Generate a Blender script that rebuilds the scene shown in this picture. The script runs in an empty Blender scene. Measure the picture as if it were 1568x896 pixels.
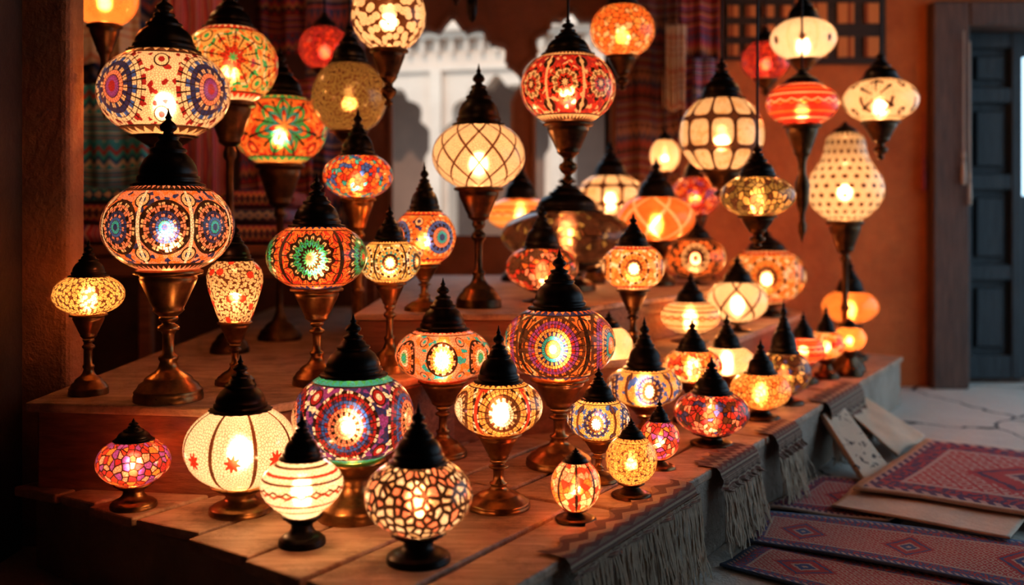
import bpy, bmesh, math, random
from mathutils import Vector, Matrix
random.seed(7)
scene=bpy.context.scene
COL=scene.collection
scene.view_settings.view_transform='Standard'
try: scene.view_settings.look='Medium High Contrast'
except Exception: pass

# ---------------------------------------------------------------- node helpers
class NB:
    def __init__(s,name):
        s.mat=bpy.data.materials.new(name); s.mat.use_nodes=True
        s.t=s.mat.node_tree; s.t.nodes.clear()
        s.out=s.t.nodes.new('ShaderNodeOutputMaterial')
    def n(s,typ,**kw):
        nd=s.t.nodes.new(typ)
        for k,v in kw.items(): setattr(nd,k,v)
        return nd
    def link(s,a,b): s.t.links.new(a,b)
    def put(s,sock,v):
        if hasattr(v,'is_linked') or hasattr(v,'links'): s.link(v,sock)
        else:
            if isinstance(v,(tuple,list)) and len(v)==3 and sock.type=='RGBA': v=tuple(v)+(1,)
            sock.default_value=v
    def m(s,op,a,b=None,c=None):
        nd=s.n('ShaderNodeMath',operation=op)
        s.put(nd.inputs[0],a)
        if b is not None: s.put(nd.inputs[1],b)
        if c is not None: s.put(nd.inputs[2],c)
        return nd.outputs[0]
    def mix(s,f,a,b,mode='MIX'):
        nd=s.n('ShaderNodeMix',data_type='RGBA',blend_type=mode)
        s.put(nd.inputs[0],f); s.put(nd.inputs[6],a); s.put(nd.inputs[7],b)
        return nd.outputs[2]
    def ramp(s,f,stops,const=True):
        nd=s.n('ShaderNodeValToRGB'); cr=nd.color_ramp
        cr.interpolation='CONSTANT' if const else 'LINEAR'
        while len(cr.elements)<len(stops): cr.elements.new(0.5)
        for e,(p,c) in zip(cr.elements,stops): 
            e.position=p
        for e,(p,c) in zip(cr.elements,stops): e.color=tuple(c)+(1,)
        s.put(nd.inputs[0],f); return nd.outputs[0]
    def coord(s,kind='Object'): return s.n('ShaderNodeTexCoord').outputs[kind]
    def sep(s,v):
        nd=s.n('ShaderNodeSeparateXYZ'); s.link(v,nd.inputs[0]); return nd.outputs
    def comb(s,a,b_,c=0.0):
        nd=s.n('ShaderNodeCombineXYZ'); s.put(nd.inputs[0],a); s.put(nd.inputs[1],b_); s.put(nd.inputs[2],c); return nd.outputs[0]
    def noise(s,v,scale,detail=4,rough=.6,dim='3D'):
        nd=s.n('ShaderNodeTexNoise',noise_dimensions=dim)
        if v is not None: s.link(v,nd.inputs['Vector'])
        nd.inputs['Scale'].default_value=scale; nd.inputs['Detail'].default_value=detail; nd.inputs['Roughness'].default_value=rough
        return nd.outputs['Fac'],nd.outputs['Color']
    def vor(s,v,scale,feature='F1',dim='3D'):
        nd=s.n('ShaderNodeTexVoronoi',feature=feature,voronoi_dimensions=dim); s.link(v,nd.inputs['Vector']); nd.inputs['Scale'].default_value=scale
        return nd.outputs
    def bump(s,h,strength=.3,dist=.01):
        nd=s.n('ShaderNodeBump'); nd.inputs['Strength'].default_value=strength; nd.inputs['Distance'].default_value=dist
        s.link(h,nd.inputs['Height']); return nd.outputs[0]
    def pbr(s,col,rough=.6,metal=0,normal=None,spec=.5):
        nd=s.n('ShaderNodeBsdfPrincipled'); s.put(nd.inputs['Base Color'],col); s.put(nd.inputs['Roughness'],rough)
        nd.inputs['Metallic'].default_value=metal; nd.inputs['Specular IOR Level'].default_value=spec
        if normal is not None: s.link(normal,nd.inputs['Normal'])
        s.link(nd.outputs[0],s.out.inputs[0]); return s.mat

# ---------------------------------------------------------------- base materials
def metal(name,c1,c2,r=.3):
    b=NB(name); o=b.coord(); f,_=b.noise(o,25,3)
    c=b.mix(b.m('MULTIPLY_ADD',f,2.2,-.6),c1,c2)
    nd=b.n('ShaderNodeMapRange'); b.link(f,nd.inputs[0]); nd.inputs[3].default_value=r-.08; nd.inputs[4].default_value=r+.18
    return b.pbr(c,nd.outputs[0],.9)
M_BRASS=metal('aged_brass',(.36,.19,.075),(.13,.06,.025),.28)
M_DARK=metal('blackened_bronze',(.034,.026,.024),(.009,.008,.008),.33)
M_BRONZE=metal('dark_bronze',(.14,.07,.03),(.035,.02,.013),.3)

def plaster(name,c1,c2,scale=4,bs=.4,rough=.9,dirt=.4):
    b=NB(name); o=b.coord(); f,_=b.noise(o,scale,6,.65); f2,_=b.noise(o,scale*9,4,.7)
    c=b.mix(b.m('MULTIPLY_ADD',f,2.4,-.7),c1,c2)
    c=b.mix(b.m('MULTIPLY',f2,dirt),c,tuple(x*.5 for x in c1))
    return b.pbr(c,rough,0,b.bump(b.m('ADD',f,b.m('MULTIPLY',f2,.5)),bs,.02))
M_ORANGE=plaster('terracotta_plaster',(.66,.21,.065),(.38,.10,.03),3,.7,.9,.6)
M_PILLAR=plaster('pillar_plaster',(.46,.20,.10),(.22,.09,.045),5,.9)
M_SHADE=plaster('shade_dark_plaster',(.07,.035,.024),(.035,.018,.014),4)  # shade on the walls is put into this near-black colour
M_STEP=plaster('adobe_step',(.46,.35,.28),(.27,.19,.145),6,.8,.9,.6)
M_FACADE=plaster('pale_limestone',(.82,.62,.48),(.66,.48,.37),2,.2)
M_FACADE2=plaster('shaded_limestone',(.30,.17,.12),(.2,.12,.09),2,.2)  # darker limestone copy, shade inside the arches put into its colour

def wood(name,c1,c2,axis=(1,12,12),scale=6,rough=.65,rot=0,dirt=0.0):
    b=NB(name); mp=b.n('ShaderNodeMapping'); mp.inputs['Scale'].default_value=axis; mp.inputs['Rotation'].default_value=(0,0,rot)
    b.link(b.coord(),mp.inputs[0]); f,_=b.noise(mp.outputs[0],scale,5,.65); g,_=b.noise(b.coord(),3,3)
    c=b.mix(b.m('MULTIPLY_ADD',f,2.8,-.9),c1,c2); c=b.mix(b.m('MULTIPLY',g,.5),c,tuple(x*.5 for x in c2))
    if dirt:
        h,_=b.noise(b.coord(),11,5,.75); hm=b.n('ShaderNodeMapRange'); b.link(h,hm.inputs[0]); hm.inputs[1].default_value=.48; hm.inputs[2].default_value=.70
        c=b.mix(b.m('MULTIPLY',hm.outputs[0],dirt),c,tuple(x*.4 for x in c2))
        f=b.m('SUBTRACT',f,b.m('MULTIPLY',hm.outputs[0],.4))
    return b.pbr(c,rough,0,b.bump(f,.5,.008))
M_PLANK=wood('worn_plank',(.60,.39,.27),(.32,.19,.125),(1,9,9),6,.6,-math.radians(57),.75)
M_BENCH=wood('bench_wood',(.30,.12,.06),(.15,.055,.03))
M_DOOR=wood('weathered_blue_door',(.050,.055,.062),(.022,.025,.030),(12,12,1))
M_DFRAME=wood('door_frame_wood',(.18,.09,.06),(.07,.038,.03),(12,12,1))
M_BEAM=wood('beam_wood',(.05,.025,.015),(.02,.01,.008))

def floor_mat():
    b=NB('stone_paving'); o=b.coord(); w=b.noise(o,2.2,4)[1]
    add=b.n('ShaderNodeVectorMath',operation='MULTIPLY_ADD'); b.link(w,add.inputs[0]); add.inputs[1].default_value=(.25,.25,0); b.link(o,add.inputs[2])
    e=b.vor(add.outputs[0],1.7,'DISTANCE_TO_EDGE')[0]
    f,_=b.noise(o,5,6,.7); f2,_=b.noise(o,40,4,.7)
    c=b.mix(f,(.48,.43,.39),(.74,.67,.60)); c=b.mix(b.m('MULTIPLY',f2,.4),c,(.20,.17,.15))
    crack=b.m('LESS_THAN',e,b.m('MULTIPLY_ADD',f,.02,.0))
    c=b.mix(crack,c,(.04,.035,.035))
    h=b.m('SUBTRACT',b.m('ADD',f,b.m('MULTIPLY',f2,.3)),b.m('MULTIPLY',crack,1.0))
    return b.pbr(c,.75,0,b.bump(h,.6,.02))
M_FLOOR=floor_mat()

# ---------------------------------------------------------------- lamp glass
LIN=dict(cream=(.95,.78,.54),white=(1,.90,.72),gold=(.85,.52,.17),amber=(.92,.43,.12),orange=(.90,.23,.05),red=(.60,.045,.025),
  crim=(.36,.02,.03),pink=(.92,.34,.22),blue=(.03,.14,.55),navy=(.012,.035,.17),teal=(.02,.42,.48),green=(.03,.45,.17),brown=(.11,.04,.018),
  dark=(.010,.006,.005),choc=(.06,.024,.014),olive=(.24,.18,.06),sand=(.85,.60,.34),purp=(.27,.06,.32))
def glass(style,R,H):
    C=LIN; b=NB('glass_'+style); uv=b.sep(b.coord('UV')); u,v=uv[0],uv[1]
    Lh=H*1.2
    o=b.comb(b.m('MULTIPLY',u,2*math.pi*R*.9),b.m('MULTIPLY',v,Lh))
    def pw(ax,n): return b.m('FRACT',b.m('MULTIPLY',ax,float(n)))
    V2=lambda sc,ft='F1': b.vor(o,sc,ft,'2D')
    g=V2(170.0,'DISTANCE_TO_EDGE')[0]
    solid=None
    def medal(N,rings,bg1,bg2,band1,band2,seg=16,size=.46,star=0.0,panel=None,phase=0.0):
        A=2*math.pi*R/(N*Lh)
        uu=b.m('ADD',u,((.5-.75*N)%1)/N+phase)
        du=b.m('MULTIPLY',b.m('SUBTRACT',pw(uu,N),.5),A)
        dv=b.m('SUBTRACT',v,.5)
        d=b.m('SQRT',b.m('ADD',b.m('MULTIPLY',du,du),b.m('MULTIPLY',dv,dv)))
        th=b.m('ARCTAN2',dv,du)
        rad=min(A/2*.92,.42)*size/.46
        if star: d=b.m('ADD',d,b.m('MULTIPLY',b.m('SINE',b.m('MULTIPLY',th,float(seg))),star*rad))
        dn=b.m('DIVIDE',d,rad)
        K=len(rings)
        rc=b.ramp(dn,[(i/K,C[c]) for i,c in enumerate(rings)])
        rc2=b.ramp(dn,[(i/K,C[rings[(i+1)%K]] if i%2 else C[c]) for i,c in enumerate(rings)])
        ck=b.m('GREATER_THAN',b.m('FRACT',b.m('MULTIPLY_ADD',th,seg/(2*math.pi),.5)),.5)
        rc=b.mix(b.m('MULTIPLY',ck,b.m('GREATER_THAN',dn,.25)),rc,rc2)
        sg=b.m('FRACT',b.m('MULTIPLY_ADD',th,seg*2/(2*math.pi),.5)); sgm=b.m('LESS_THAN',sg,.16)
        rf=b.m('LESS_THAN',b.m('FRACT',b.m('MULTIPLY',dn,float(K))),.14)
        rc=b.mix(b.m('MULTIPLY',b.m('MAXIMUM',sgm,rf),b.m('GREATER_THAN',dn,.2)),rc,C['dark'])
        rnd=b.sep(V2(95.0)[1])[0]
        bg=b.mix(b.m('GREATER_THAN',rnd,.5),C[bg1],C[bg2]); bg=b.mix(b.m('GREATER_THAN',rnd,.84),bg,C[rings[0]])
        uf=b.m('SUBTRACT',pw(b.m('ADD',uu,.5/N),N),.5); fx=b.m('MULTIPLY',uf,A); fy=b.m('SUBTRACT',b.m('ABSOLUTE',dv),.25)
        fd=b.m('SQRT',b.m('ADD',b.m('MULTIPLY',fx,fx),b.m('MULTIPLY',fy,fy)))
        bg=b.mix(b.m('LESS_THAN',fd,.085),bg,C['dark']); bg=b.mix(b.m('LESS_THAN',fd,.07),bg,C[rings[-2]]); bg=b.mix(b.m('LESS_THAN',fd,.035),bg,C[rings[0]])
        col=b.mix(b.m('LESS_THAN',dn,1.0),bg,rc)
        if panel:
            pe=b.m('ABSOLUTE',b.m('SUBTRACT',pw(uu,N),.5)); pm=b.m('GREATER_THAN',pe,.465); col=b.mix(pm,col,C[panel])
        av=b.m('ABSOLUTE',dv)
        bandm=b.m('GREATER_THAN',av,.36)
        zz=b.m('ABSOLUTE',b.m('SUBTRACT',pw(u,N*6),.5))
        saw=b.m('GREATER_THAN',b.m('MULTIPLY',zz,.18),b.m('SUBTRACT',av,.39))
        bc=b.mix(saw,C[band1],C[band2])
        bc=b.mix(b.m('LESS_THAN',av,.38),bc,C['dark'])
        return b.mix(bandm,col,bc)
    def cells(cols,scale,edge=.035):
        r=b.sep(V2(scale)[1])[0]
        col=b.ramp(r,[(i/len(cols),C[c]) for i,c in enumerate(cols)])
        e=V2(scale,'DISTANCE_TO_EDGE')[0]
        return col,b.m('LESS_THAN',e,edge)
    def lattice(N,M,base,line,w=.06):
        a=b.m('ABSOLUTE',b.m('SUBTRACT',b.m('FRACT',b.m('ADD',b.m('MULTIPLY',u,float(N)),b.m('MULTIPLY',v,float(M)))),.5))
        c=b.m('ABSOLUTE',b.m('SUBTRACT',b.m('FRACT',b.m('ADD',b.m('SUBTRACT',b.m('MULTIPLY',u,float(N)),b.m('MULTIPLY',v,float(M))),8.0)),.5))
        lm=b.m('LESS_THAN',b.m('MINIMUM',a,c),w)
        return b.mix(lm,C[base],C[line])
    def ribs(N,base,line,dot=None,w=.44):
        ph=((.5-.75*N)%1)/N; uu=b.m('ADD',u,ph)
        p=b.m('ABSOLUTE',b.m('SUBTRACT',pw(uu,N),.5)); col=b.mix(b.m('GREATER_THAN',p,w),C[base],C[line])
        if dot:
            A=2*math.pi*R/(N*Lh); du=b.m('MULTIPLY',b.m('SUBTRACT',pw(uu,N),.5),A); dv=b.m('SUBTRACT',v,.45)
            d=b.m('SQRT',b.m('ADD',b.m('MULTIPLY',du,du),b.m('MULTIPLY',dv,dv))); th=b.m('ARCTAN2',dv,du)
            d=b.m('ADD',d,b.m('MULTIPLY',b.m('SINE',b.m('MULTIPLY',th,8.0)),.02))
            col=b.mix(b.m('LESS_THAN',d,.07),col,C[dot])
        return col
    if style=='medalA': col=medal(8,['navy','teal','blue','pink','navy','dark','pink','sand','dark'],'pink','orange','pink','dark',10,panel='white',size=.5)
    elif style=='medalB': col=medal(5,['red','green','dark','teal','green','sand','dark','red','orange'],'red','orange','navy','orange',16,star=.05,panel='dark')
    elif style=='medalC': col=medal(6,['white','gold','dark','teal','gold','dark'],'gold','olive','brown','gold',12,panel='dark')
    elif style=='medalD': col=medal(4,['navy','teal','pink','dark','blue','sand','orange'],'orange','amber','amber','red',14,phase=-.10)
    elif style=='medalE': col=medal(5,['white','pink','sand','dark','pink','crim','blue','navy','crim','dark'],'navy','purp','green','teal',14,size=.44)
    elif style=='medalP': col=medal(7,['teal','green','white','pink','orange','pink','dark'],'pink','orange','red','pink',10,size=.36)
    elif style=='medalW': col=medal(5,['white','white','white','sand','brown','gold','amber','dark'],'amber','red','brown','amber',12,size=.5,panel='red')
    elif style=='medalF': col=medal(5,['sand','orange','teal','navy','amber','red','purp','orange','brown'],'orange','brown','orange','navy',18,panel='dark')
    elif style=='medalY': col=medal(5,['blue','white','brown','gold','navy','sand'],'gold','amber','brown','gold',12,panel='brown',size=.36)
    elif style=='medalO': col=medal(5,['white','sand','brown','orange','amber','brown'],'amber','orange','sand','red',10,size=.40)
    elif style=='medalBr': col=medal(4,['dark','pink','dark','brown','sand','dark','orange'],'brown','orange','brown','brown',12)
    elif style=='medalG': col=medal(4,['crim','purp','pink','sand','navy','blue','cream','cream'],'cream','cream','sand','brown',12,size=.40,phase=.12)
    elif style=='medalR': col=medal(5,['green','red','red','orange','gold','red','gold','cream'],'gold','orange','cream','red',8,star=.06)
    elif style=='medalRd': col=medal(8,['sand','dark','red','olive','sand','dark','red'],'crim','red','brown','sand',8,star=.05,panel='sand')
    elif style=='medalC2': col=medal(4,['cream','cream','cream','cream','cream','brown','cream'],'cream','cream','cream','sand',3,size=.42)
    elif style=='floral': col=medal(4,['amber','red','teal','orange','green','red','orange'],'orange','red','amber','green',7,star=.14)
    elif style in('beads','beadsC','beadsL','beadsG','beadsDk'):
        base={'beads':'gold','beadsC':'sand','beadsL':'cream','beadsG':'amber','beadsDk':'olive'}[style]
        e=V2(130.0 if style!='beadsL' else 42.0)[0]
        col=b.mix(b.m('GREATER_THAN',e,.50),C[base],C['brown'])
        if style=='beadsC': col=b.mix(b.m('LESS_THAN',V2(17.0)[0],.17),col,C['red'])
        if style=='beadsG': col=b.mix(.5,col,medal(4,['amber','brown','amber','brown','amber','brown'],'amber','gold','brown','gold',10))
    elif style=='lattice': col=lattice(11,2.6,'cream','brown',.055)
    elif style=='lattice2': col=lattice(6,1.3,'cream','brown',.05)
    elif style=='latticeR': col=lattice(7,1.5,'orange','sand',.06)
    elif style=='ribs': col=ribs(8,'white','brown','red',.455)
    elif style=='ribsC': col=ribs(7,'white','cream','brown',.46)
    elif style=='ribsR':
        c1,sm=cells(['orange','pink','sand','red'],75.0,.06); col=b.mix(sm,c1,C['brown'])
        p=b.m('ABSOLUTE',b.m('SUBTRACT',pw(u,8),.5)); col=b.mix(b.m('GREATER_THAN',p,.42),col,C['dark'])
    elif style in('bandsW','bandsR','bandsC','bandsO'):
        pal={'bandsW':('white','brown','red'),'bandsR':('red','sand','orange'),'bandsC':('sand','brown','orange'),'bandsO':('amber','red','sand')}[style]
        zig=b.m('MULTIPLY',b.m('ABSOLUTE',b.m('SUBTRACT',pw(u,18),.5)),.10)
        col=b.ramp(v,[(0,C[pal[0]]),(.16,C[pal[1]]),(.19,C[pal[0]]),(.30,C[pal[2]]),(.34,C[pal[0]]),(.36,C[pal[0]]),(.62,C[pal[1]]),(.65,C[pal[0]]),(.72,C[pal[2]]),(.76,C[pal[0]]),(.86,C[pal[1]]),(.9,C[pal[0]])])
        zm=b.m('LESS_THAN',b.m('ABSOLUTE',b.m('SUBTRACT',v,b.m('ADD',zig,.46))),.018); col=b.mix(zm,col,C[pal[2]])
        zm=b.m('LESS_THAN',b.m('ABSOLUTE',b.m('ADD',b.m('SUBTRACT',v,.54),zig)),.014); col=b.mix(zm,col,C[pal[1]])
    elif style=='panels':
        row=b.m('MULTIPLY',v,3.0); rv=b.m('ABSOLUTE',b.m('SUBTRACT',b.m('FRACT',row),.5)); ru=b.m('ABSOLUTE',b.m('SUBTRACT',pw(u,11),.5))
        dd=b.m('POWER',b.m('ADD',b.m('POWER',b.m('MULTIPLY',rv,2.0),4.0),b.m('POWER',b.m('MULTIPLY',ru,2.0),4.0)),.25)
        n1,_=b.noise(o,30,3,.6,'2D'); base=b.mix(b.m('GREATER_THAN',n1,.56),C['cream'],C['sand'])
        solid=b.m('GREATER_THAN',dd,.86); col=b.mix(solid,base,C['choc'])
    elif style=='perf':
        row=b.m('MULTIPLY',v,11.0)
        rv=b.m('ABSOLUTE',b.m('SUBTRACT',b.m('FRACT',row),.5)); ru=b.m('ABSOLUTE',b.m('SUBTRACT',b.m('FRACT',b.m('ADD',b.m('MULTIPLY',u,20.0),b.m('MULTIPLY',b.m('FLOOR',row),.5))),.5))
        d=b.m('SQRT',b.m('ADD',b.m('MULTIPLY',rv,rv),b.m('MULTIPLY',ru,ru)))
        col=b.mix(b.m('LESS_THAN',d,.24),C['cream'],C['brown'])
    elif style=='plainC': col=b.mix(b.noise(o,14,3,.6,'2D')[0],C['cream'],C['sand'])
    elif style=='plainO': col=b.mix(b.noise(o,14,3,.6,'2D')[0],C['amber'],C['orange'])
    else:
        P={'cellsR':(['red','orange','crim','pink','red','purp'],75,.09),'cellsD':(['sand','pink','white','pink','cream'],62,.20),'cellsM':(['crim','red','pink','crim','brown','navy'],85,.09),
           'cellsO':(['amber','orange','gold','red','sand'],75,.08),'cellsY':(['amber','gold','orange','amber'],75,.08),'cellsN':(['brown','choc','olive','navy','brown','gold'],70,.08),
           'cellsB':(['orange','brown','pink','brown','red'],60,.12),'cellsBr':(['choc','brown','brown','dark','olive','choc'],50,.10),'cellsO2':(['orange','red','amber','teal','orange','red','blue'],85,.08),
           'cellsRd':(['crim','red','crim'],55,.08),'cellsOr':(['amber','orange','sand','orange'],55,.08),'cellsG':(['olive','gold','brown','olive'],60,.1)}[style]
        col,solid=cells(P[0],float(P[1]),P[2]); col=b.mix(solid,col,C['dark'])
    tess=b.m('LESS_THAN',g,.09)
    col=b.mix(b.m('MULTIPLY',tess,.75),col,C['brown'])
    nd=lambda t:b.n(t)
    T=nd('ShaderNodeBsdfTranslucent'); b.link(b.mix(.54,col,(0,0,0)),T.inputs[0])
    D=nd('ShaderNodeBsdfDiffuse'); b.link(col,D.inputs[0])
    Rf=nd('ShaderNodeBsdfRefraction'); b.link(b.mix(.35,col,(0,0,0)),Rf.inputs[0]); Rf.inputs['Roughness'].default_value=.42; Rf.inputs['IOR'].default_value=1.3
    Tr=nd('ShaderNodeBsdfTransparent'); b.link(b.mix(.10,col,(1,.85,.6)),Tr.inputs[0])
    G=nd('ShaderNodeBsdfGlossy'); G.inputs['Roughness'].default_value=.16
    def ms(f,a,c):
        q=nd('ShaderNodeMixShader'); b.put(q.inputs[0],f); b.link(a.outputs[0],q.inputs[1]); b.link(c.outputs[0],q.inputs[2]); return q
    s=ms(.24,T,D); s=ms(.20,s,Rf); s=ms(.30,s,Tr)
    fr=nd('ShaderNodeFresnel'); fr.inputs[0].default_value=1.45
    s=ms(fr.outputs[0],s,G); b.link(s.outputs[0],b.out.inputs[0])
    return b.mat

# ---------------------------------------------------------------- mesh helpers
def new_obj(name,bm,mats,parent=None,smooth=False):
    me=bpy.data.meshes.new(name); bm.to_mesh(me); bm.free()
    for mm in mats: me.materials.append(mm)
    if smooth:
        for p in me.polygons: p.use_smooth=True
    ob=bpy.data.objects.new(name,me); COL.objects.link(ob)
    if parent: ob.parent=parent
    return ob
def lathe(bm,prof,mi=0,segs=36,gear=None,uvl=None,cx=0,cy=0,vs=None):
    rings=[]
    for k,(r,z) in enumerate(prof):
        r=max(r,.0006); ring=[]
        for i in range(segs):
            a=2*math.pi*i/segs; rr=r
            if gear and k in gear: rr=r*(1+(.05 if i%2 else -.02))
            ring.append(bm.verts.new((cx+rr*math.cos(a),cy+rr*math.sin(a),z)))
        rings.append(ring)
    for k in range(len(rings)-1):
        for i in range(segs):
            j=(i+1)%segs
            f=bm.faces.new((rings[k][i],rings[k][j],rings[k+1][j],rings[k+1][i])); f.material_index=mi; f.smooth=True
            if uvl:
                a,c=(vs[k],vs[k+1]); 
                for lp,uvv in zip(f.loops,((i/segs,a),((i+1)/segs,a),((i+1)/segs,c),(i/segs,c))): lp[uvl].uv=uvv
    return rings
def box(bm,x0,x1,y0,y1,z0,z1,mi=0):
    vs=[bm.verts.new(p) for p in((x0,y0,z0),(x1,y0,z0),(x1,y1,z0),(x0,y1,z0),(x0,y0,z1),(x1,y0,z1),(x1,y1,z1),(x0,y1,z1))]
    for q in((0,3,2,1),(4,5,6,7),(0,1,5,4),(1,2,6,5),(2,3,7,6),(3,0,4,7)):
        f=bm.faces.new([vs[i] for i in q]); f.material_index=mi
def prism(bm,pts,z0,z1,mi=0):
    a=[bm.verts.new((x,y,z0)) for x,y in pts]; c=[bm.verts.new((x,y,z1)) for x,y in pts]; n=len(pts)
    f=bm.faces.new(a[::-1]); f.material_index=mi
    f=bm.faces.new(c); f.material_index=mi
    for i in range(n):
        f=bm.faces.new((a[i],a[(i+1)%n],c[(i+1)%n],c[i])); f.material_index=mi

CEIL=2.3
def globe_profile(shape,R,zb,zt):
    H=zt-zb; P=[]
    if shape=='g':
        n=16; a0=math.radians(64)
        for i in range(n+1):
            t=-a0+2*a0*i/n; P.append((R*math.cos(t)**.95,zb+H/2+H/2*math.sin(t)/math.sin(a0)))
    elif shape=='pear':
        for f,r in((0,.55),(.08,.62),(.2,.72),(.35,.83),(.5,.93),(.63,1),(.75,1),(.85,.93),(.93,.78),(1,.55)): P.append((R*r,zb+H*f))
    elif shape=='top':
        for f,r in((0,.42),(.06,.52),(.18,.72),(.30,.88),(.42,.97),(.52,1),(.64,.97),(.76,.86),(.88,.68),(1,.45)): P.append((R*r,zb+H*f))
    elif shape=='gourd':
        for f,r in((0,.42),(.06,.62),(.15,.84),(.27,.98),(.38,1),(.5,.92),(.6,.76),(.7,.62),(.8,.55),(.9,.52),(.96,.45),(1,.3)): P.append((R*r,zb+H*f))
    return P
names={'st':'mosaic_table_lamp','sh':'mosaic_table_lamp','ha':'hanging_mosaic_lantern','po':'mosaic_standing_lamp'}
def lamp(kind,x,y,z0,zb,zt,ztip,R,fr,shape,style,boost=1.0):
    e=bpy.data.objects.new(names[kind],None); COL.objects.link(e); e.location=(x,y,z0); e.empty_display_size=.05
    e.rotation_euler=(0,0,random.uniform(-.15,.15)-math.atan2(x,y))
    zb-=z0; zt-=z0; ztip-=z0
    P=globe_profile(shape,R,zb,zt)
    bm=bmesh.new(); uvl=bm.loops.layers.uv.new('UVMap')
    L=[0]
    for i in range(1,len(P)): L.append(L[-1]+math.hypot(P[i][0]-P[i-1][0],P[i][1]-P[i-1][1]))
    vs=[l/L[-1] for l in L]
    lathe(bm,P,0,48,uvl=uvl,vs=vs)
    new_obj('mosaic_globe',bm,[glass(style,R,zt-zb)],e)
    rb,rt=P[0][0],P[-1][0]
    bm=bmesh.new(); hc=ztip-zt
    rc=rt*1.05
    C=[(rt*.9,-.05),(1.0*rc,-.06),(1.12*rc,-.03),(1.12*rc,0.0),(1.0*rc,.02),(.96*rc,.03),(1.0*rc,.05),(.98*rc,.10),(.90*rc,.12),(.92*rc,.15),(.86*rc,.24),(.74*rc,.33),(.58*rc,.39),
       (.52*rc,.41),(.58*rc,.43),(.56*rc,.46),(.44*rc,.48),(.42*rc,.53),(.34*rc,.56),(.30*rc,.58),(.35*rc,.60),(.33*rc,.63),(.18*rc,.65),(.15*rc,.68),(.25*rc,.71),(.28*rc,.745),(.22*rc,.79),(.10*rc,.83),(.08*rc,.85),(.12*rc,.87),(.07*rc,.90),(.035*rc,.95),(.01*rc,1.0)]
    lathe(bm,[(r,zt+z*hc) for r,z in C],1,40,gear=(2,3))
    def cup(top,bot,rbt):
        h=top-bot
        lathe(bm,[(rb*.85,top+.004),(rb*1.02,top),(rb*1.10,top-.04*h),(rb*1.10,top-.10*h),(rb*.98,top-.13*h),(rb*.93,top-.15*h),(rb*.96,top-.2*h),(rb*.9,top-.30*h),(rb*.74,top-.52*h),(rb*.6,top-.72*h),(rb*.5,top-.84*h),(rb*.52,top-.88*h),(rb*.45,top-.93*h),(rbt,bot)],0,40,gear=(2,3))
    if kind=='st':
        Hs=zb; ch=min(.36*Hs,rb*1.6); rs=max(fr*.17,.008); cup(zb,zb-ch,rs*1.6)
        q=zb-ch
        prof=[(fr,0),(fr,.012),(fr*.97,.017),(fr*.99,.022),(fr*.93,.028),(fr*.9,.030),(fr*.84,.040),(fr*.70,.048),(fr*.68,.054),(fr*.60,.060),(fr*.40,.070),(fr*.30,.080),(rs*1.4,.095),(rs*1.7,.102),(rs*1.7,.108),(rs*1.05,.115)]
        sc=min(1,.55*q/.115); prof=[(r,z*sc) for r,z in prof]; zs=prof[-1][1]
        m=q-zs
        for f,r in((.25,1.0),(.5,1.05),(.58,1.2),(.62,1.75),(.68,1.9),(.74,1.7),(.78,1.15),(.84,1.05),(.88,1.5),(.93,1.7),(.97,1.6),(1.0,1.5)): prof.append((rs*r,zs+m*f))
        lathe(bm,prof,0,40)
    elif kind=='sh':
        H=zb; prof=[(fr,0),(fr,.09),(fr*.96,.13),(fr*.98,.17),(fr*.9,.21),(fr*.88,.25),(fr*.72,.33),(fr*.6,.37),(fr*.52,.46),(max(rb*.55,fr*.45),.56),(rb*.62,.64),(rb*.58,.68),(rb*.72,.74),(rb*.92,.82),(rb*.98,.88),(rb*1.1,.92),(rb*1.1,.97),(rb*1.0,1.0),(rb*.85,1.01)]
        lathe(bm,[(r,z*H) for r,z in prof],0,40,gear=(15,16))
    elif kind=='po':
        ch=min(rb*2.1,.5*zb); cup(zb,zb-ch,.014); q=zb-ch
        prof=[(fr,0),(fr,.014),(fr*.93,.02),(fr*.9,.03),(fr*.7,.042),(fr*.66,.05),(fr*.35,.065),(.02,.08),(.013,.1),(.012,q*.5),(.018,q*.52),(.018,q*.55),(.012,q*.57),(.012,q*.93),(.02,q*.95),(.02,q*.97),(.014,q)]
        lathe(bm,prof,0,32)
    else:
        ch=zb; cut=max(ch*.45,ch-rb*2.0); w=min(rb*.45,.026); cup(zb,cut,w*.8)
        lathe(bm,[(w*.8,cut),(w*.55,cut*.92),(w*.55,cut*.80),(w*1.0,cut*.70),(w*1.05,cut*.58),(w*.8,cut*.44),(w*.4,cut*.34),(w*.35,cut*.26),(w*.6,cut*.2),(w*.5,cut*.12),(w*.2,cut*.05),(0,0)],0,32)
        top=CEIL-z0
        lathe(bm,[(.004,ztip-.01),(.004,top-.02),(.03,top-.015),(.03,top)],1,12)
    mb=M_BRASS if kind in('st','po') and y<3.0 or (kind=='sh' and style in('ribs','medalE','cellsR','bandsW') ) else M_BRONZE
    if style in('cellsD','bandsW'): mb=M_DARK
    new_obj('metal_fittings',bm,[mb,M_DARK],e)
    ld=bpy.data.lights.new('bulb',type='POINT'); ld.color=(1,.58,.31); ld.energy=(145*R*R+.95)*boost; ld.shadow_soft_size=min(.018,R*.16)
    lo=bpy.data.objects.new('bulb',ld); COL.objects.link(lo); lo.parent=e; lo.location=(0,0,zb+(zt-zb)*(.42 if shape!='gourd' else .33))
    return e

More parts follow.
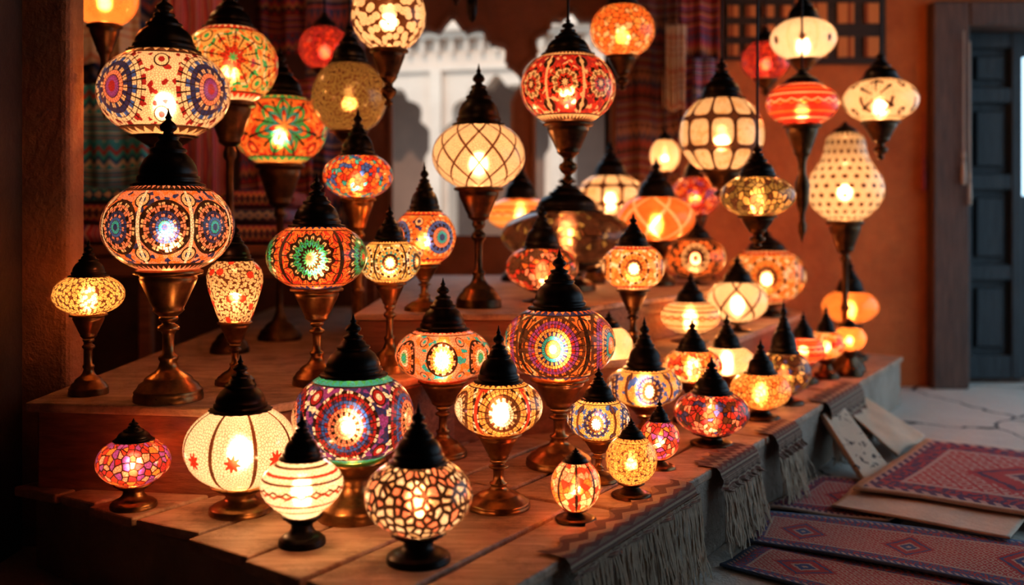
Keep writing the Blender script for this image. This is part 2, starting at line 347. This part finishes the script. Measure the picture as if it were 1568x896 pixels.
# lamps, world positions in millimetres: kind x y z0 z_globe_bottom z_globe_top z_tip radius foot_radius shape style
LAMPS="""st -803 2290 420 725 923 1102 150 79 g medalA
st -1020 2360 420 614 705 790 83 46 g beads
st -707 2500 420 580 738 837 70 50 pear beadsC
st -498 2500 420 667 825 958 128 62 g medalB
st -337 2700 420 666 782 881 86 54 g medalC
st -259 2900 570 709 865 1009 93 60 g medalD
st -102 3000 570 938 1130 1316 143 70 g lattice
sh -819 2120 220 272 365 411 78 49 g cellsR
sh -578 2086 220 279 439 553 118 66 g ribs
sh -403 1880 220 277 386 471 80 45 top bandsW
sh -332 2050 220 344 519 645 127 75 g medalE
sh -171 1790 220 274 402 507 99 59 g cellsD
st -181 2570 220 421 553 687 126 64 g medalP
st -29 2120 220 380 493 612 96 69 g medalW
st 120 2480 220 441 618 767 142 85 g medalF
st 206 2330 220 321 415 492 76 46 g medalY
sh 132 2030 220 243 341 369 52 43 g ribsR
sh 268 2200 220 251 354 395 58 45 g beadsG
sh 369 2450 220 245 338 392 50 40 g cellsR
sh 550 2700 220 252 364 462 104 59 g cellsM
st 381 2820 220 308 413 558 109 65 g medalY
st 552 3000 220 344 440 536 92 60 g cellsO
st 701 3200 220 333 423 530 93 64 g plainC
sh 774 3050 220 254 362 467 94 61 g cellsY
sh 915 3300 220 256 392 568 92 66 g cellsN
sh 1100 3700 220 294 393 492 81 55 g bandsR
sh 1218 3800 220 298 402 508 71 50 g cellsO
st 1484 4300 220 382 520 663 121 74 g plainO
sh 1330 3860 220 322 412 451 64 50 g plainO
st 381 3080 420 620 757 860 100 61 g medalO
st 610 3350 420 452 559 660 102 67 g bandsC
st 840 3650 420 460 606 708 114 55 g lattice2
sh 1090 4200 420 480 704 794 168 80 g medalO
st 98 3200 570 611 747 896 120 64 g cellsB
sh 207 3700 570 677 869 1017 252 111 g cellsBr
po 437 4350 570 850 1029 1183 152 95 g panels
po 581 3950 570 752 928 1087 158 79 g latticeR
po 36 4200 570 788 925 1101 145 84 g bandsO
po 814 4350 570 855 1024 1163 110 87 g cellsR
st 746 4000 570 600 760 850 128 80 g medalBr
sh 326 4050 570 640 703 757 81 60 g plainC
sh 295 2980 220 393 512 559 73 49 g plainC
po -806 3400 420 1032 1264 1440 163 75 g floral
po -887 3080 420 1209 1441 1579 149 60 g medalR
ha -951 2680 1002 1069 1300 1461 175 0 g medalG
ha -548 3300 1059 1136 1363 1514 127 0 g beadsDk
po -464 2950 420 905 1033 1175 105 59 g cellsO2
ha -746 3900 1370 1435 1599 1669 104 0 g cellsRd
ha -378 3000 1180 1360 1570 1670 115 0 g beadsL
ha 166 2900 943 1126 1328 1440 142 0 g medalRd
ha 383 3400 1281 1405 1580 1711 113 0 g cellsOr
ha 749 3500 897 1009 1270 1422 152 0 g panels
ha 1115 3750 1365 1450 1600 1725 125 0 g ribsC
ha 1051 3550 751 1181 1328 1390 130 0 g bandsR
ha 1429 3800 1063 1217 1377 1496 142 0 g medalC2
po 1360 4000 220 829 1189 1237 155 80 gourd perf
ha 789 3150 745 850 976 1092 120 0 g cellsG
ha 1101 4250 1366 1443 1601 1681 107 0 g cellsRd
ha -1227 2950 1141 1425 1587 1676 98 0 g plainO
ha 702 4500 1015 1054 1198 1255 69 0 g plainC
ha -1420 3450 1680 1760 1990 2110 150 0 g plainC
ha 1650 4050 1800 1870 2050 2150 140 0 g plainC
ha -250 2250 1560 1660 1880 2010 150 0 g plainC
ha 620 2500 1600 1700 1920 2040 150 0 g plainC"""  # closing rows: unseen lanterns added above the view to light wall and planks
for i,l in enumerate(LAMPS.split('\n')):
    q=l.split(); lamp(q[0],*[int(a)/1000 for a in q[1:9]],q[9],q[10],boost=(2.6,3.0,1.6,1.6)[i-60] if i>=60 else 1.0)  # extra boost only for the added out-of-view lanterns

# ---------------------------------------------------------------- stepped platform
C1=Vector((-.11,1.475)); U=Vector((.54,.842)).normalized(); V=Vector((-.842,.54)).normalized()
def uvw(u,v): p=C1+U*u+V*v; return (p.x,p.y)
bm=bmesh.new()
prism(bm,[uvw(.04,.015),uvw(3.45,.015),(1.70,4.62),(-1.12,4.62),(-1.12,2.48),uvw(.19,1.36)],0,.196,0)
def inset(P,d):
    cx=sum(p[0] for p in P)/len(P); cy=sum(p[1] for p in P)/len(P)
    return [(x+(d if x<cx else -d),y+(d if y<cy else -d)) for x,y in P]
T2=[(-1.12,2.25),(-.58,2.175),(-.18,2.70),(.46,2.97),(.80,3.45),(1.28,4.3),(1.28,4.62),(-1.12,4.62)]
T3=[(-.45,2.78),(.05,2.78),(.60,3.47),(.86,3.85),(.95,4.6),(-.45,4.6)]
prism(bm,inset(T2,.02),.19,.398,2); prism(bm,T2,.398,.42,1)
prism(bm,inset(T3,.012),.42,.552,2); prism(bm,T3,.552,.57,1)
random.seed(3)
v=0.0
while v<1.2:
    w=random.uniform(.13,.2); u0=.02+.1*v+random.uniform(-.04,.03); cuts=[u0]; um=min(3.47,(4.6-1.475-.54*(v+w))/.842)
    while cuts[-1]<um-.3: cuts.append(cuts[-1]+random.uniform(.45,1.1))
    cuts[-1]=um
    for a,c in zip(cuts,cuts[1:]):
        if c-a<.05: continue
        j=random.uniform(-.003,.003); g=.006
        prism(bm,[uvw(a+g,v+g+j),uvw(c-g,v+g),uvw(c-g,v+w-g),uvw(a+g+random.uniform(-.015,.015),v+w-g)],.196,.22+random.uniform(-.0025,0),1)
    v+=w
ob=new_obj('stepped_display_platform',bm,[M_STEP,M_PLANK,M_BENCH])
bv=ob.modifiers.new('bev','BEVEL'); bv.width=.005; bv.segments=2; bv.limit_method='ANGLE'

# ---------------------------------------------------------------- room shell
def solid_box(name,x0,x1,y0,y1,z0,z1,mat):
    bm=bmesh.new(); box(bm,x0,x1,y0,y1,z0,z1); return new_obj(name,bm,[mat])
solid_box('floor',-3,6,-1.6,12,-.1,0,M_FLOOR)
solid_box('ceiling',-3,3.3,-1.6,5.1,CEIL,CEIL+.1,M_BEAM)
def foil_arch(cx,hw,z0,zs,za,n=7,bulge=.35):
    cusps=[]
    for i in range(n+1):
        t=i/n; a=math.pi*t
        cusps.append(Vector((cx+hw*math.cos(a),zs+(za-zs)*(math.sin(a)**.8))))
    pts=[(cx+hw,z0)]
    cen=Vector((cx,zs))
    for i in range(n):
        p,q=cusps[i],cusps[i+1]; mid=(p+q)/2; dd=(q-p); nn=Vector((dd.y,-dd.x)).normalized()
        if (mid+nn*.01-cen).length<(mid-cen).length: nn=-nn
        L=dd.length
        for s in range(7):
            t=s/7; pt=p.lerp(q,t)+nn*(L*bulge*math.sin(math.pi*t))
            if i==n//2 and n%2: pt+=Vector((0,L*.28*(1-abs(2*t-1))**1.5))
            pts.append((pt.x,pt.y))
    pts+= [(cx-hw,zs),(cx-hw,z0)]
    return pts
def wall_from_outline(name,outer,holes,th,mat,y):
    cu=bpy.data.curves.new(name,'CURVE'); cu.dimensions='2D'; cu.fill_mode='BOTH'; cu.extrude=th/2
    for pts in [outer]+holes:
        sp=cu.splines.new('POLY'); sp.points.add(len(pts)-1); sp.use_cyclic_u=True
        for p,c in zip(sp.points,pts): p.co=(c[0],c[1],0,1)
    tmp=bpy.data.objects.new('tmp',cu); COL.objects.link(tmp)
    dg=bpy.context.evaluated_depsgraph_get(); me=bpy.data.meshes.new_from_object(tmp.evaluated_get(dg))
    bpy.data.objects.remove(tmp)
    me.transform(Matrix.Rotation(math.radians(90),4,'X')); 
    me.materials.clear(); me.materials.append(mat)
    ob=bpy.data.objects.new(name,me); COL.objects.link(ob); ob.location=(0,y,0); return ob
YB=4.95
holes=[foil_arch(-.30,.31,.75,1.42,1.78),foil_arch(.30,.20,.75,1.45,1.84)]
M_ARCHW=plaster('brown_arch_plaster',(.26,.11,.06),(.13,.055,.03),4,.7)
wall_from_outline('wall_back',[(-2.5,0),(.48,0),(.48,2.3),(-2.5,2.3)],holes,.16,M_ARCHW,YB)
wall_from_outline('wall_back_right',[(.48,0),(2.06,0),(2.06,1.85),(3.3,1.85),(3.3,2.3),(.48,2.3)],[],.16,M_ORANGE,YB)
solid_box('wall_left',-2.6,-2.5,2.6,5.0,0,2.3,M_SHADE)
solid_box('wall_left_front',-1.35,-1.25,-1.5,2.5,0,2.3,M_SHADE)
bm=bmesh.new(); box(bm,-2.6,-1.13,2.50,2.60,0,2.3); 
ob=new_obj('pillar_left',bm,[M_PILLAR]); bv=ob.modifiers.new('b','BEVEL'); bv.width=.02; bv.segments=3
solid_box('wall_front',-1.35,3.3,-1.6,-1.5,0,2.3,M_SHADE)  # unseen wall behind the camera, added to keep flat sky light out
solid_box('wall_right',3.3,3.4,-1.6,1.2,0,2.3,M_SHADE)  # unseen wall added to limit daylight, cut short so some reaches the step
# carved stone rim around the arched openings
bm=bmesh.new()
for hpts in holes:
    n=len(hpts)
    for i in range(n-1):
        (x0,z0),(x1,z1)=hpts[i],hpts[i+1]; dx,dz=x1-x0,z1-z0; L=math.hypot(dx,dz)
        if L<1e-5: continue
        nx,nz=-dz/L*.018,dx/L*.018
        vs=[bm.verts.new(p) for p in((x0,4.855,z0),(x1,4.855,z1),(x1+nx,4.855,z1+nz),(x0+nx,4.855,z0+nz),(x0,4.875,z0),(x1,4.875,z1),(x1+nx,4.875,z1+nz),(x0+nx,4.875,z0+nz))]
        for q in((0,1,2,3),(7,6,5,4),(0,4,5,1),(1,5,6,2),(2,6,7,3),(3,7,4,0)): bm.faces.new([vs[k] for k in q])
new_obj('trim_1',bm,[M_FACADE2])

def door():
    e=bpy.data.objects.new('door_1',None); COL.objects.link(e)
    bm=bmesh.new(); box(bm,2.06,2.24,4.79,5.04,0,1.90); box(bm,2.24,3.3,4.79,5.04,1.78,1.90); box(bm,2.24,2.275,4.9,5.04,0,1.78); box(bm,2.24,3.2,4.98,5.04,0,.02)
    o=new_obj('door_frame',bm,[M_DFRAME],e); m=o.modifiers.new('b','BEVEL'); m.width=.008
    bm=bmesh.new(); box(bm,2.275,2.585,5.0,5.03,.02,1.78)
    for z0,z1 in((.02,.14),(.52,.6),(.98,1.06),(1.42,1.5),(1.70,1.78)): box(bm,2.275,2.585,4.965,5.0,z0,z1)
    for x0,x1 in((2.275,2.33),(2.53,2.585)): box(bm,x0,x1,4.96,5.0,.02,1.78)
    for z0,z1 in((.18,.48),(.64,.94),(1.1,1.38),(1.54,1.66)): box(bm,2.36,2.50,4.98,5.0,z0,z1)
    box(bm,2.59,3.2,5.0,5.03,.02,.95); box(bm,2.59,3.2,5.0,5.03,1.66,1.78)
    o=new_obj('door_leaf',bm,[M_DOOR],e); m=o.modifiers.new('b','BEVEL'); m.width=.006
door()

# ---------------------------------------------------------------- facade outside
fac=[foil_arch(-.95,.42,-.2,1.15,1.75,7,.3),foil_arch(.1,.42,-.2,1.15,1.75,7,.3),foil_arch(1.15,.42,-.2,1.15,1.75,7,.3)]
f=bpy.data.objects.new('sandstone_building',None); COL.objects.link(f); f.location=(-.2,8.4,0); f.rotation_euler=(0,0,math.radians(-14))
o=wall_from_outline('arcade',[(-2.5,-.2),(2.2,-.2),(2.2,2.2),(-2.5,2.2)],fac,.25,M_FACADE,0); o.parent=f; o.location=(0,0,0.2)
bm=bmesh.new(); box(bm,-2.5,2.2,.5,.6,0.02,2.35); o=new_obj('arch_shade_panel',bm,[M_FACADE2],f)  # plain dark panel standing in for the shade inside the arches
bm=bmesh.new()
box(bm,-2.6,2.3,-.22,.2,2.35,2.40); box(bm,-2.6,2.3,-.28,.2,2.40,2.44); box(bm,-2.5,2.2,-.16,.2,2.08,2.12)
x=-2.5
while x<2.2:
    box(bm,x,x+.03,-.19,-.1,2.23,2.35); box(bm,x-.01,x+.10,-.2,-.12,2.44,2.55); x+=.13
for xc in(-1.475,-.425,.625): box(bm,xc-.05,xc+.05,-.17,-.12,.05,2.08)
o=new_obj('cornice',bm,[M_FACADE],f)

# ---------------------------------------------------------------- textiles
def textile(name,cols,fz=6,fx=10,seed=0,rough=.95,vert=False,coord='UV'):
    b=NB(name); s=b.sep(b.coord(coord)); a,c=(s[1],s[0]) if not vert else (s[0],s[1])
    zz=b.m('MULTIPLY',b.m('ABSOLUTE',b.m('SUBTRACT',b.m('FRACT',b.m('MULTIPLY',c,float(fx))),.5)),.5/fz)
    k=b.m('FRACT',b.m('MULTIPLY',b.m('ADD',a,zz),float(fz)))
    col=b.ramp(k,[(i/len(cols),q) for i,q in enumerate(cols)])
    k2=b.m('FRACT',b.m('MULTIPLY',a,fz*.5)); plain=b.m('GREATER_THAN',k2,.5)
    col2=b.ramp(b.m('FRACT',b.m('MULTIPLY',a,fz*3.0)),[(i/len(cols),q) for i,q in enumerate(cols[::-1])])
    col=b.mix(plain,col,col2)
    f,_=b.noise(b.coord('Object'),200,2); col=b.mix(b.m('MULTIPLY',f,.35),col,(.02,.015,.015))
    return b.pbr(col,rough,0,b.bump(f,.4,.002),.1)
TX1=textile('teal_ikat',[(.06,.42,.58),(.68,.62,.55),(.04,.14,.32),(.06,.50,.62),(.45,.08,.08),(.06,.38,.55)],5,10)
TX2=textile('red_kilim',[(.42,.05,.05),(.06,.05,.08),(.58,.28,.15),(.45,.07,.13),(.08,.12,.24)],6,14)
TX3=textile('pink_stripe_cloth',[(.65,.22,.32),(.50,.10,.13),(.28,.14,.38),(.70,.50,.44),(.50,.07,.11)],7,6,vert=True)
TX4=textile('dark_suzani',[(.06,.03,.03),(.20,.05,.04),(.05,.05,.09),(.24,.13,.09)],10,12)
TX5=textile('brown_runner',[(.30,.19,.14),(.18,.11,.09),(.40,.29,.21),(.24,.11,.09)],4,8)
TX6=textile('indigo_cloth',[(.09,.13,.34),(.40,.34,.36),(.06,.08,.20),(.45,.16,.22)],6,9)
TX7=textile('ivory_cloth',[(.62,.55,.46),(.55,.30,.22),(.60,.52,.44),(.66,.60,.52)],5,7)
def cloth(name,x0,x1,z0,z1,y,mat,amp=.02,folds=5):
    bm=bmesh.new(); uvl=bm.loops.layers.uv.new('UVMap'); nx,nz=60,16; G=[]; ph=random.uniform(0,6)
    for j in range(nz+1):
        row=[]; t=j/nz
        for i in range(nx+1):
            s=i/nx; yy=amp*(math.sin(s*folds*6.28+ph+t*.8)+.4*math.sin(s*folds*2.3*6.28+t*2))*(.4+.6*(1-t))
            row.append(bm.verts.new(((x0+(x1-x0)*s),yy,z0+(z1-z0)*t+.01*math.sin(s*9+ph)*(1-t))))
        G.append(row)
    for j in range(nz):
        for i in range(nx):
            f=bm.faces.new((G[j][i],G[j][i+1],G[j+1][i+1],G[j+1][i])); f.smooth=True
            for lp,q in zip(f.loops,((i,j),(i+1,j),(i+1,j+1),(i,j+1))): lp[uvl].uv=(q[0]/nx,q[1]/nz)
    ob=new_obj(name,bm,[mat]); ob.location=(0,y,0); sm=ob.modifiers.new('s','SOLIDIFY'); sm.thickness=.006
    return ob
for a in [(-1.98,-1.52,.82,1.40,4.10,TX1),(-1.50,-1.20,.8,2.0,4.22,TX3),(-1.2,-.88,.78,1.45,4.34,TX2),(-.95,-.68,.8,2.0,4.50,TX6),(-2.2,-1.55,1.45,2.2,4.38,TX6),
          (-1.22,-.72,1.62,2.2,4.66,TX2),(.50,.80,.9,2.2,4.72,TX4),(.80,1.0,1.3,2.2,4.76,TX2),(.86,.98,1.05,1.6,4.66,TX6),(.72,.82,1.35,1.75,4.62,TX7),(-2.0,-1.6,1.5,2.0,4.2,TX7)]:
    cloth('hanging_textile',*a,amp=.022,folds=random.choice((2,3,4)))
bm=bmesh.new(); lathe(bm,[(.0,0),(.014,0),(.014,1.75),(0,1.75)],0,12)
ob=new_obj('textile_rail',bm,[M_BEAM]); ob.rotation_euler=(0,math.radians(90),0); ob.location=(-2.48,4.27,2.02)

bm=bmesh.new(); box(bm,-2.2,-.5,3.62,4.02,.70,.74); box(bm,-2.2,-.5,3.64,3.66,.62,.70)
for x in(-2.1,-1.4,-.6): box(bm,x,x+.05,3.66,3.71,.0 if x<-1.2 else .42,.70); box(bm,x,x+.05,3.93,3.98,.0 if x<-1.2 else .42,.70)
ob=new_obj('wooden_bench',bm,[M_BENCH]); ob.modifiers.new('b','BEVEL').width=.006
def cushion(x,y,z,w,dp,h,mat,rot=0):
    bm=bmesh.new(); uvl=bm.loops.layers.uv.new('UVMap'); n=16
    for sgn in(1,-1):
        G=[]
        for j in range(n+1):
            r=[]
            for i in range(n+1):
                s=i/n*2-1; t=j/n*2-1; e=max(0,(1-s**4)*(1-t**4))**.4
                r.append(bm.verts.new((s*w/2*(1-.05*(1-t*t)),t*dp/2*(1-.05*(1-s*s)),sgn*h/2*e)))
            G.append(r)
        for j in range(n):
            for i in range(n):
                q=[G[j][i],G[j][i+1],G[j+1][i+1],G[j+1][i]]; f=bm.faces.new(q if sgn>0 else q[::-1]); f.smooth=True
                for lp in f.loops: lp[uvl].uv=(lp.vert.co.x/w+.5,lp.vert.co.y/dp+.5)
    bmesh.ops.remove_doubles(bm,verts=bm.verts,dist=.0005)
    ob=new_obj('kilim_cushion',bm,[mat]); ob.location=(x,y,z+h/2); ob.rotation_euler=(0,0,rot); return ob
zc=.742
for i,(m,h) in enumerate(((TX2,.08),(TX6,.06),(TX2,.07))): cushion(-.98+.01*i,3.82,zc,.30,.34,h,m,random.uniform(-.1,.1)); zc+=h-.002
zc=.742
for i,(m,h) in enumerate(((TX3,.08),(TX2,.08),(TX1,.06))): cushion(-1.55+.01*i,3.82,zc,.36,.34,h,m,random.uniform(-.1,.1)); zc+=h-.002

bm=bmesh.new(); 
def panel(x0,x1,z0,z1,nx,nz):
    y=4.86
    box(bm,x0,x1,y-.01,y+.005,z0,z1,0); cw=(x1-x0)/nx; ch=(z1-z0)/nz
    for i in range(nx):
        for j in range(nz):
            box(bm,x0+cw*i+cw*.2,x0+cw*(i+1)-cw*.2,y-.022,y-.009,z0+ch*j+ch*.2,z0+ch*(j+1)-ch*.2,1)
panel(1.05,1.4,1.62,2.1,4,5); panel(1.45,1.85,1.6,2.1,3,3)
tile=textile('glazed_tile',[(.65,.26,.10),(.3,.09,.04),(.6,.4,.18),(.2,.05,.03)],12,12,coord='Object')
new_obj('framed_tile_panel',bm,[M_BEAM,tile])
solid_box('ceiling_beam',-1.2,3.3,4.40,4.55,2.16,CEIL,M_BEAM)
def tassel(x,y,z0,z1,mat,r=.012):
    bm=bmesh.new(); lathe(bm,[(.0,z0),(r,z0),(r*1.1,z0+.05),(r*.9,z0+.10),(r*.4,z0+.12),(r*.8,z0+.135),(r*.8,z0+.15),(.004,z0+.165),(.003,z1)],0,14,cx=x,cy=y); return new_obj('cord_tassel',bm,[mat])
RED=NB('red_silk').pbr((.25,.02,.02),.6); ROPE=NB('pale_rope').pbr((.45,.38,.32),.8)
tassel(2.03,4.83,.97,1.35,RED); tassel(2.20,4.77,1.0,1.75,ROPE,.01); tassel(2.23,4.77,.9,1.7,ROPE,.008)
for x,y,z in((-.13,3.2,1.48),(-.20,3.5,1.6)):
    bm=bmesh.new(); lathe(bm,[(0,z),(.012,z+.01),(.017,z+.03),(.018,z+.07),(.01,z+.085),(.004,z+.09),(.004,CEIL)],0,14,cx=x,cy=y); new_obj('hanging_lamp_cord',bm,[M_DARK])

# ---------------------------------------------------------------- draped runners with fringe
FR=NB('fringe_wool'); FRM=FR.pbr(FR.mix(FR.noise(FR.coord(),60,3)[0],(.30,.20,.14),(.70,.53,.40)),.95)
def drape(u0,u1,drop,fringe,mat,vin=.06,seed=1):
    rnd=random.Random(seed); bm=bmesh.new(); uvl=bm.loops.layers.uv.new('UVMap'); nu=40
    path=[(vin,.2235),(.03,.2235),(.01,.2235),(-.004,.222),(-.012,.214),(-.016,.20)]
    n=10
    for k in range(1,n+1): path.append((-.018,.20-drop*k/n))
    G=[]
    for i in range(nu+1):
        u=u0+(u1-u0)*i/nu; row=[]
        for k,(v,z) in enumerate(path):
            t=max(0,(k-4)/(len(path)-5)); w=.012*t*(math.sin(i*.55+seed)+.5*math.sin(i*1.3))
            ir=.012*math.sin(i*.9+seed) if k==0 else 0
            p=uvw(u+.02*t*math.sin(k*.7+seed),v-abs(w)-.003*t+ir); row.append(bm.verts.new((p[0],p[1],z)))
        G.append(row)
    m=len(path)
    for i in range(nu):
        for k in range(m-1):
            f=bm.faces.new((G[i][k],G[i+1][k],G[i+1][k+1],G[i][k+1])); f.smooth=True
            for lp,q in zip(f.loops,((i,k),(i+1,k),(i+1,k+1),(i,k+1))): lp[uvl].uv=(q[0]/nu,q[1]/m)
    zb=path[-1][1]
    ns=int((u1-u0)/.0035)
    for s in range(ns):
        u=u0+(u1-u0)*(s+rnd.random()*.8)/ns; L=min(fringe*rnd.uniform(.75,1.1),zb-.006); r=rnd.uniform(.0014,.0028)
        dx,dv=rnd.uniform(-.035,.035),rnd.uniform(-.04,.0); prev=None
        for k in range(7):
            t=k/6; p=uvw(u+dx*t*t+.005*math.sin(t*6+s),-.022+dv*t-.01*rnd.random()*t); z=zb+.01-(L+.01)*t
            ring=[bm.verts.new((p[0]+r*math.cos(a),p[1]+r*math.sin(a),z)) for a in(0,2.09,4.19)]
            if prev:
                for q in range(3): 
                    f=bm.faces.new((prev[q],prev[(q+1)%3],ring[(q+1)%3],ring[q])); f.material_index=1
            prev=ring
    return new_obj('fringed_runner',bm,[mat,FRM])
drape(.38,.98,.01,.19,TX5,.05,2); drape(1.14,1.42,.04,.15,TX5,.06,3); drape(1.58,1.80,.05,.13,TX5,.05,4); drape(2.15,2.6,.10,.08,TX5,.06,5)

# ---------------------------------------------------------------- rugs
def rug_mat(name,c_field,c_bord,c_edge,acc,rep=1.0,asp=1.4):
    b=NB(name); s=b.sep(b.coord('UV')); u,v=s[0],s[1]
    eu=b.m('SUBTRACT',.5,b.m('ABSOLUTE',b.m('SUBTRACT',u,.5))); ev=b.m('SUBTRACT',.5,b.m('ABSOLUTE',b.m('SUBTRACT',v,.5)))
    e=b.m('MINIMUM',b.m('MULTIPLY',eu,asp),ev)
    z1=b.m('ABSOLUTE',b.m('SUBTRACT',b.m('FRACT',b.m('MULTIPLY',u,10.0*asp)),.5)); z2=b.m('ABSOLUTE',b.m('SUBTRACT',b.m('FRACT',b.m('MULTIPLY',v,9.0)),.5))
    dia=b.m('FRACT',b.m('MULTIPLY',b.m('ADD',z1,z2),2.5))
    mp=b.n('ShaderNodeMapping'); b.link(b.coord('UV'),mp.inputs[0]); mp.inputs['Scale'].default_value=(asp,1,1)
    nz=b.noise(mp.outputs[0],22,4)[0]
    field=b.mix(b.m('GREATER_THAN',b.m('ADD',dia,nz),.98),c_field,acc)
    ur=b.m('FRACT',b.m('MULTIPLY',u,rep)) if rep!=1 else u
    md=b.m('ADD',b.m('MULTIPLY',b.m('ABSOLUTE',b.m('SUBTRACT',ur,.5)),1.1),b.m('ABSOLUTE',b.m('SUBTRACT',v,.5)))
    md=b.m('ADD',md,b.m('MULTIPLY',nz,.06))
    med=b.ramp(b.m('MULTIPLY',md,2.0),[(0,acc),(.12,c_bord),(.24,acc),(.30,c_field),(.46,c_bord),(.52,c_field)])
    field=b.mix(b.m('LESS_THAN',md,.30),field,med)
    bz=b.m('GREATER_THAN',b.m('FRACT',b.m('MULTIPLY',b.m('ADD',b.m('MULTIPLY',u,asp),v),14.0)),.5)
    bord=b.mix(bz,c_bord,acc); bord2=b.mix(b.m('GREATER_THAN',b.noise(mp.outputs[0],30,3)[0],.52),c_bord,c_field)
    col=b.mix(b.m('LESS_THAN',e,.17),field,bord2)
    col=b.mix(b.m('LESS_THAN',b.m('ABSOLUTE',b.m('SUBTRACT',e,.18)),.012),col,acc)
    col=b.mix(b.m('LESS_THAN',e,.07),col,bord); col=b.mix(b.m('LESS_THAN',e,.035),col,c_edge)
    f,_=b.noise(b.coord('Object'),260,2); f3,_=b.noise(b.coord('Object'),7,4)
    col=b.mix(b.m('MULTIPLY',f,.45),col,(.05,.04,.045)); col=b.mix(b.m('MULTIPLY',f3,.30),col,(.32,.28,.28))
    return b.pbr(col,.95,0,b.bump(f,.5,.003),.1)
RM1=rug_mat('red_persian_rug',(.55,.07,.08),(.12,.06,.14),(.72,.58,.48),(.62,.40,.36))
RM2=rug_mat('blue_red_kilim',(.52,.07,.07),(.07,.12,.28),(.12,.20,.34),(.62,.44,.36),4.0,4.5)
CANVAS=plaster('canvas_backing',(.74,.56,.44),(.58,.42,.33),9,.3)
LEATH=plaster('tan_leather',(.72,.46,.31),(.50,.31,.2),9,.3,.6)
def rug(name,c,z,mat,th=.006,wav=.004):
    bm=bmesh.new(); uvl=bm.loops.layers.uv.new('UVMap'); n=30; G=[]; ph=random.uniform(0,6)
    c=[tuple(q)+((0,) if len(q)<3 else ()) for q in c]
    for j in range(n+1):
        r=[]
        for i in range(n+1):
            s,t=i/n,j/n
            x,y,zz=[(c[0][k]*(1-s)+c[1][k]*s)*(1-t)+(c[3][k]*(1-s)+c[2][k]*s)*t for k in range(3)]
            r.append(bm.verts.new((x,y,z+zz+wav*(1+math.sin(s*7+ph)*math.cos(t*6+ph)))))
        G.append(r)
    for j in range(n):
        for i in range(n):
            f=bm.faces.new((G[j][i],G[j][i+1],G[j+1][i+1],G[j+1][i])); f.smooth=True
            for lp,q in zip(f.loops,((i,j),(i+1,j),(i+1,j+1),(i,j+1))): lp[uvl].uv=(q[0]/n,q[1]/n)
    ob=new_obj(name,bm,[mat]); sm=ob.modifiers.new('s','SOLIDIFY'); sm.thickness=th; sm.offset=1; return ob
rug('patterned_rug',[(.50,2.36),(1.5,1.45),(1.75,1.85),(.63,2.50)],.003,RM2)
rug('patterned_rug',[(.60,2.50),(1.45,1.98),(1.68,2.34),(.70,2.76)],.012,RM2)
rug('patterned_rug',[(.72,2.80),(1.02,2.66),(1.32,3.0),(.98,3.12)],.010,RM1)
rug('canvas_backing_sheet',[(.90,2.76),(1.26,2.48),(1.62,2.95),(1.10,3.05)],.026,CANVAS,.005)
rug('patterned_rug',[(1.00,2.87),(1.62,2.50),(2.25,3.0),(1.48,3.50)],.040,RM1,.008,.004)
b=NB('carved_board'); o=b.coord(); f,_=b.noise(o,26,5,.7); h=b.m('GREATER_THAN',f,.60)
BOARD=b.pbr(b.mix(h,b.mix(b.noise(o,8,4)[0],(.66,.48,.36),(.46,.32,.23)),(.05,.03,.025)),.85,0,b.bump(h,.6,.01))
rug('worn_wooden_board',[(1.09,3.02,.0),(1.22,3.14,.0),(1.15,3.44,.17),(1.03,3.28,.17)],.004,BOARD,.016,.001)
rug('leather_sheet',[(1.33,3.38,.01),(1.54,3.66,.01),(1.37,3.80,.13),(1.17,3.52,.15)],.004,LEATH,.006,.008)

# ---------------------------------------------------------------- camera / lights
cam=bpy.data.cameras.new('camera'); co=bpy.data.objects.new('camera',cam); COL.objects.link(co); scene.camera=co
co.location=(0,0,.85); co.rotation_euler=(math.radians(90),0,0); cam.sensor_width=36; cam.lens=36*1500/1568; cam.shift_y=-(448-330)/1568; cam.clip_start=.05
cam.dof.use_dof=True; cam.dof.focus_distance=2.25; cam.dof.aperture_fstop=1.5
w=bpy.data.worlds.new('sky'); scene.world=w; w.use_nodes=True
bg=w.node_tree.nodes['Background']; bg.inputs[0].default_value=(.54,.80,1,1); bg.inputs[1].default_value=1.9
sl=bpy.data.lights.new('sun',type='SUN'); sl.energy=1.9; sl.color=(1,.78,.58); sl.angle=.02
so=bpy.data.objects.new('sun',sl); COL.objects.link(so); so.location=(-2,-3,6); so.rotation_euler=Vector((.25,.72,-.72)).to_track_quat('-Z','Y').to_euler()
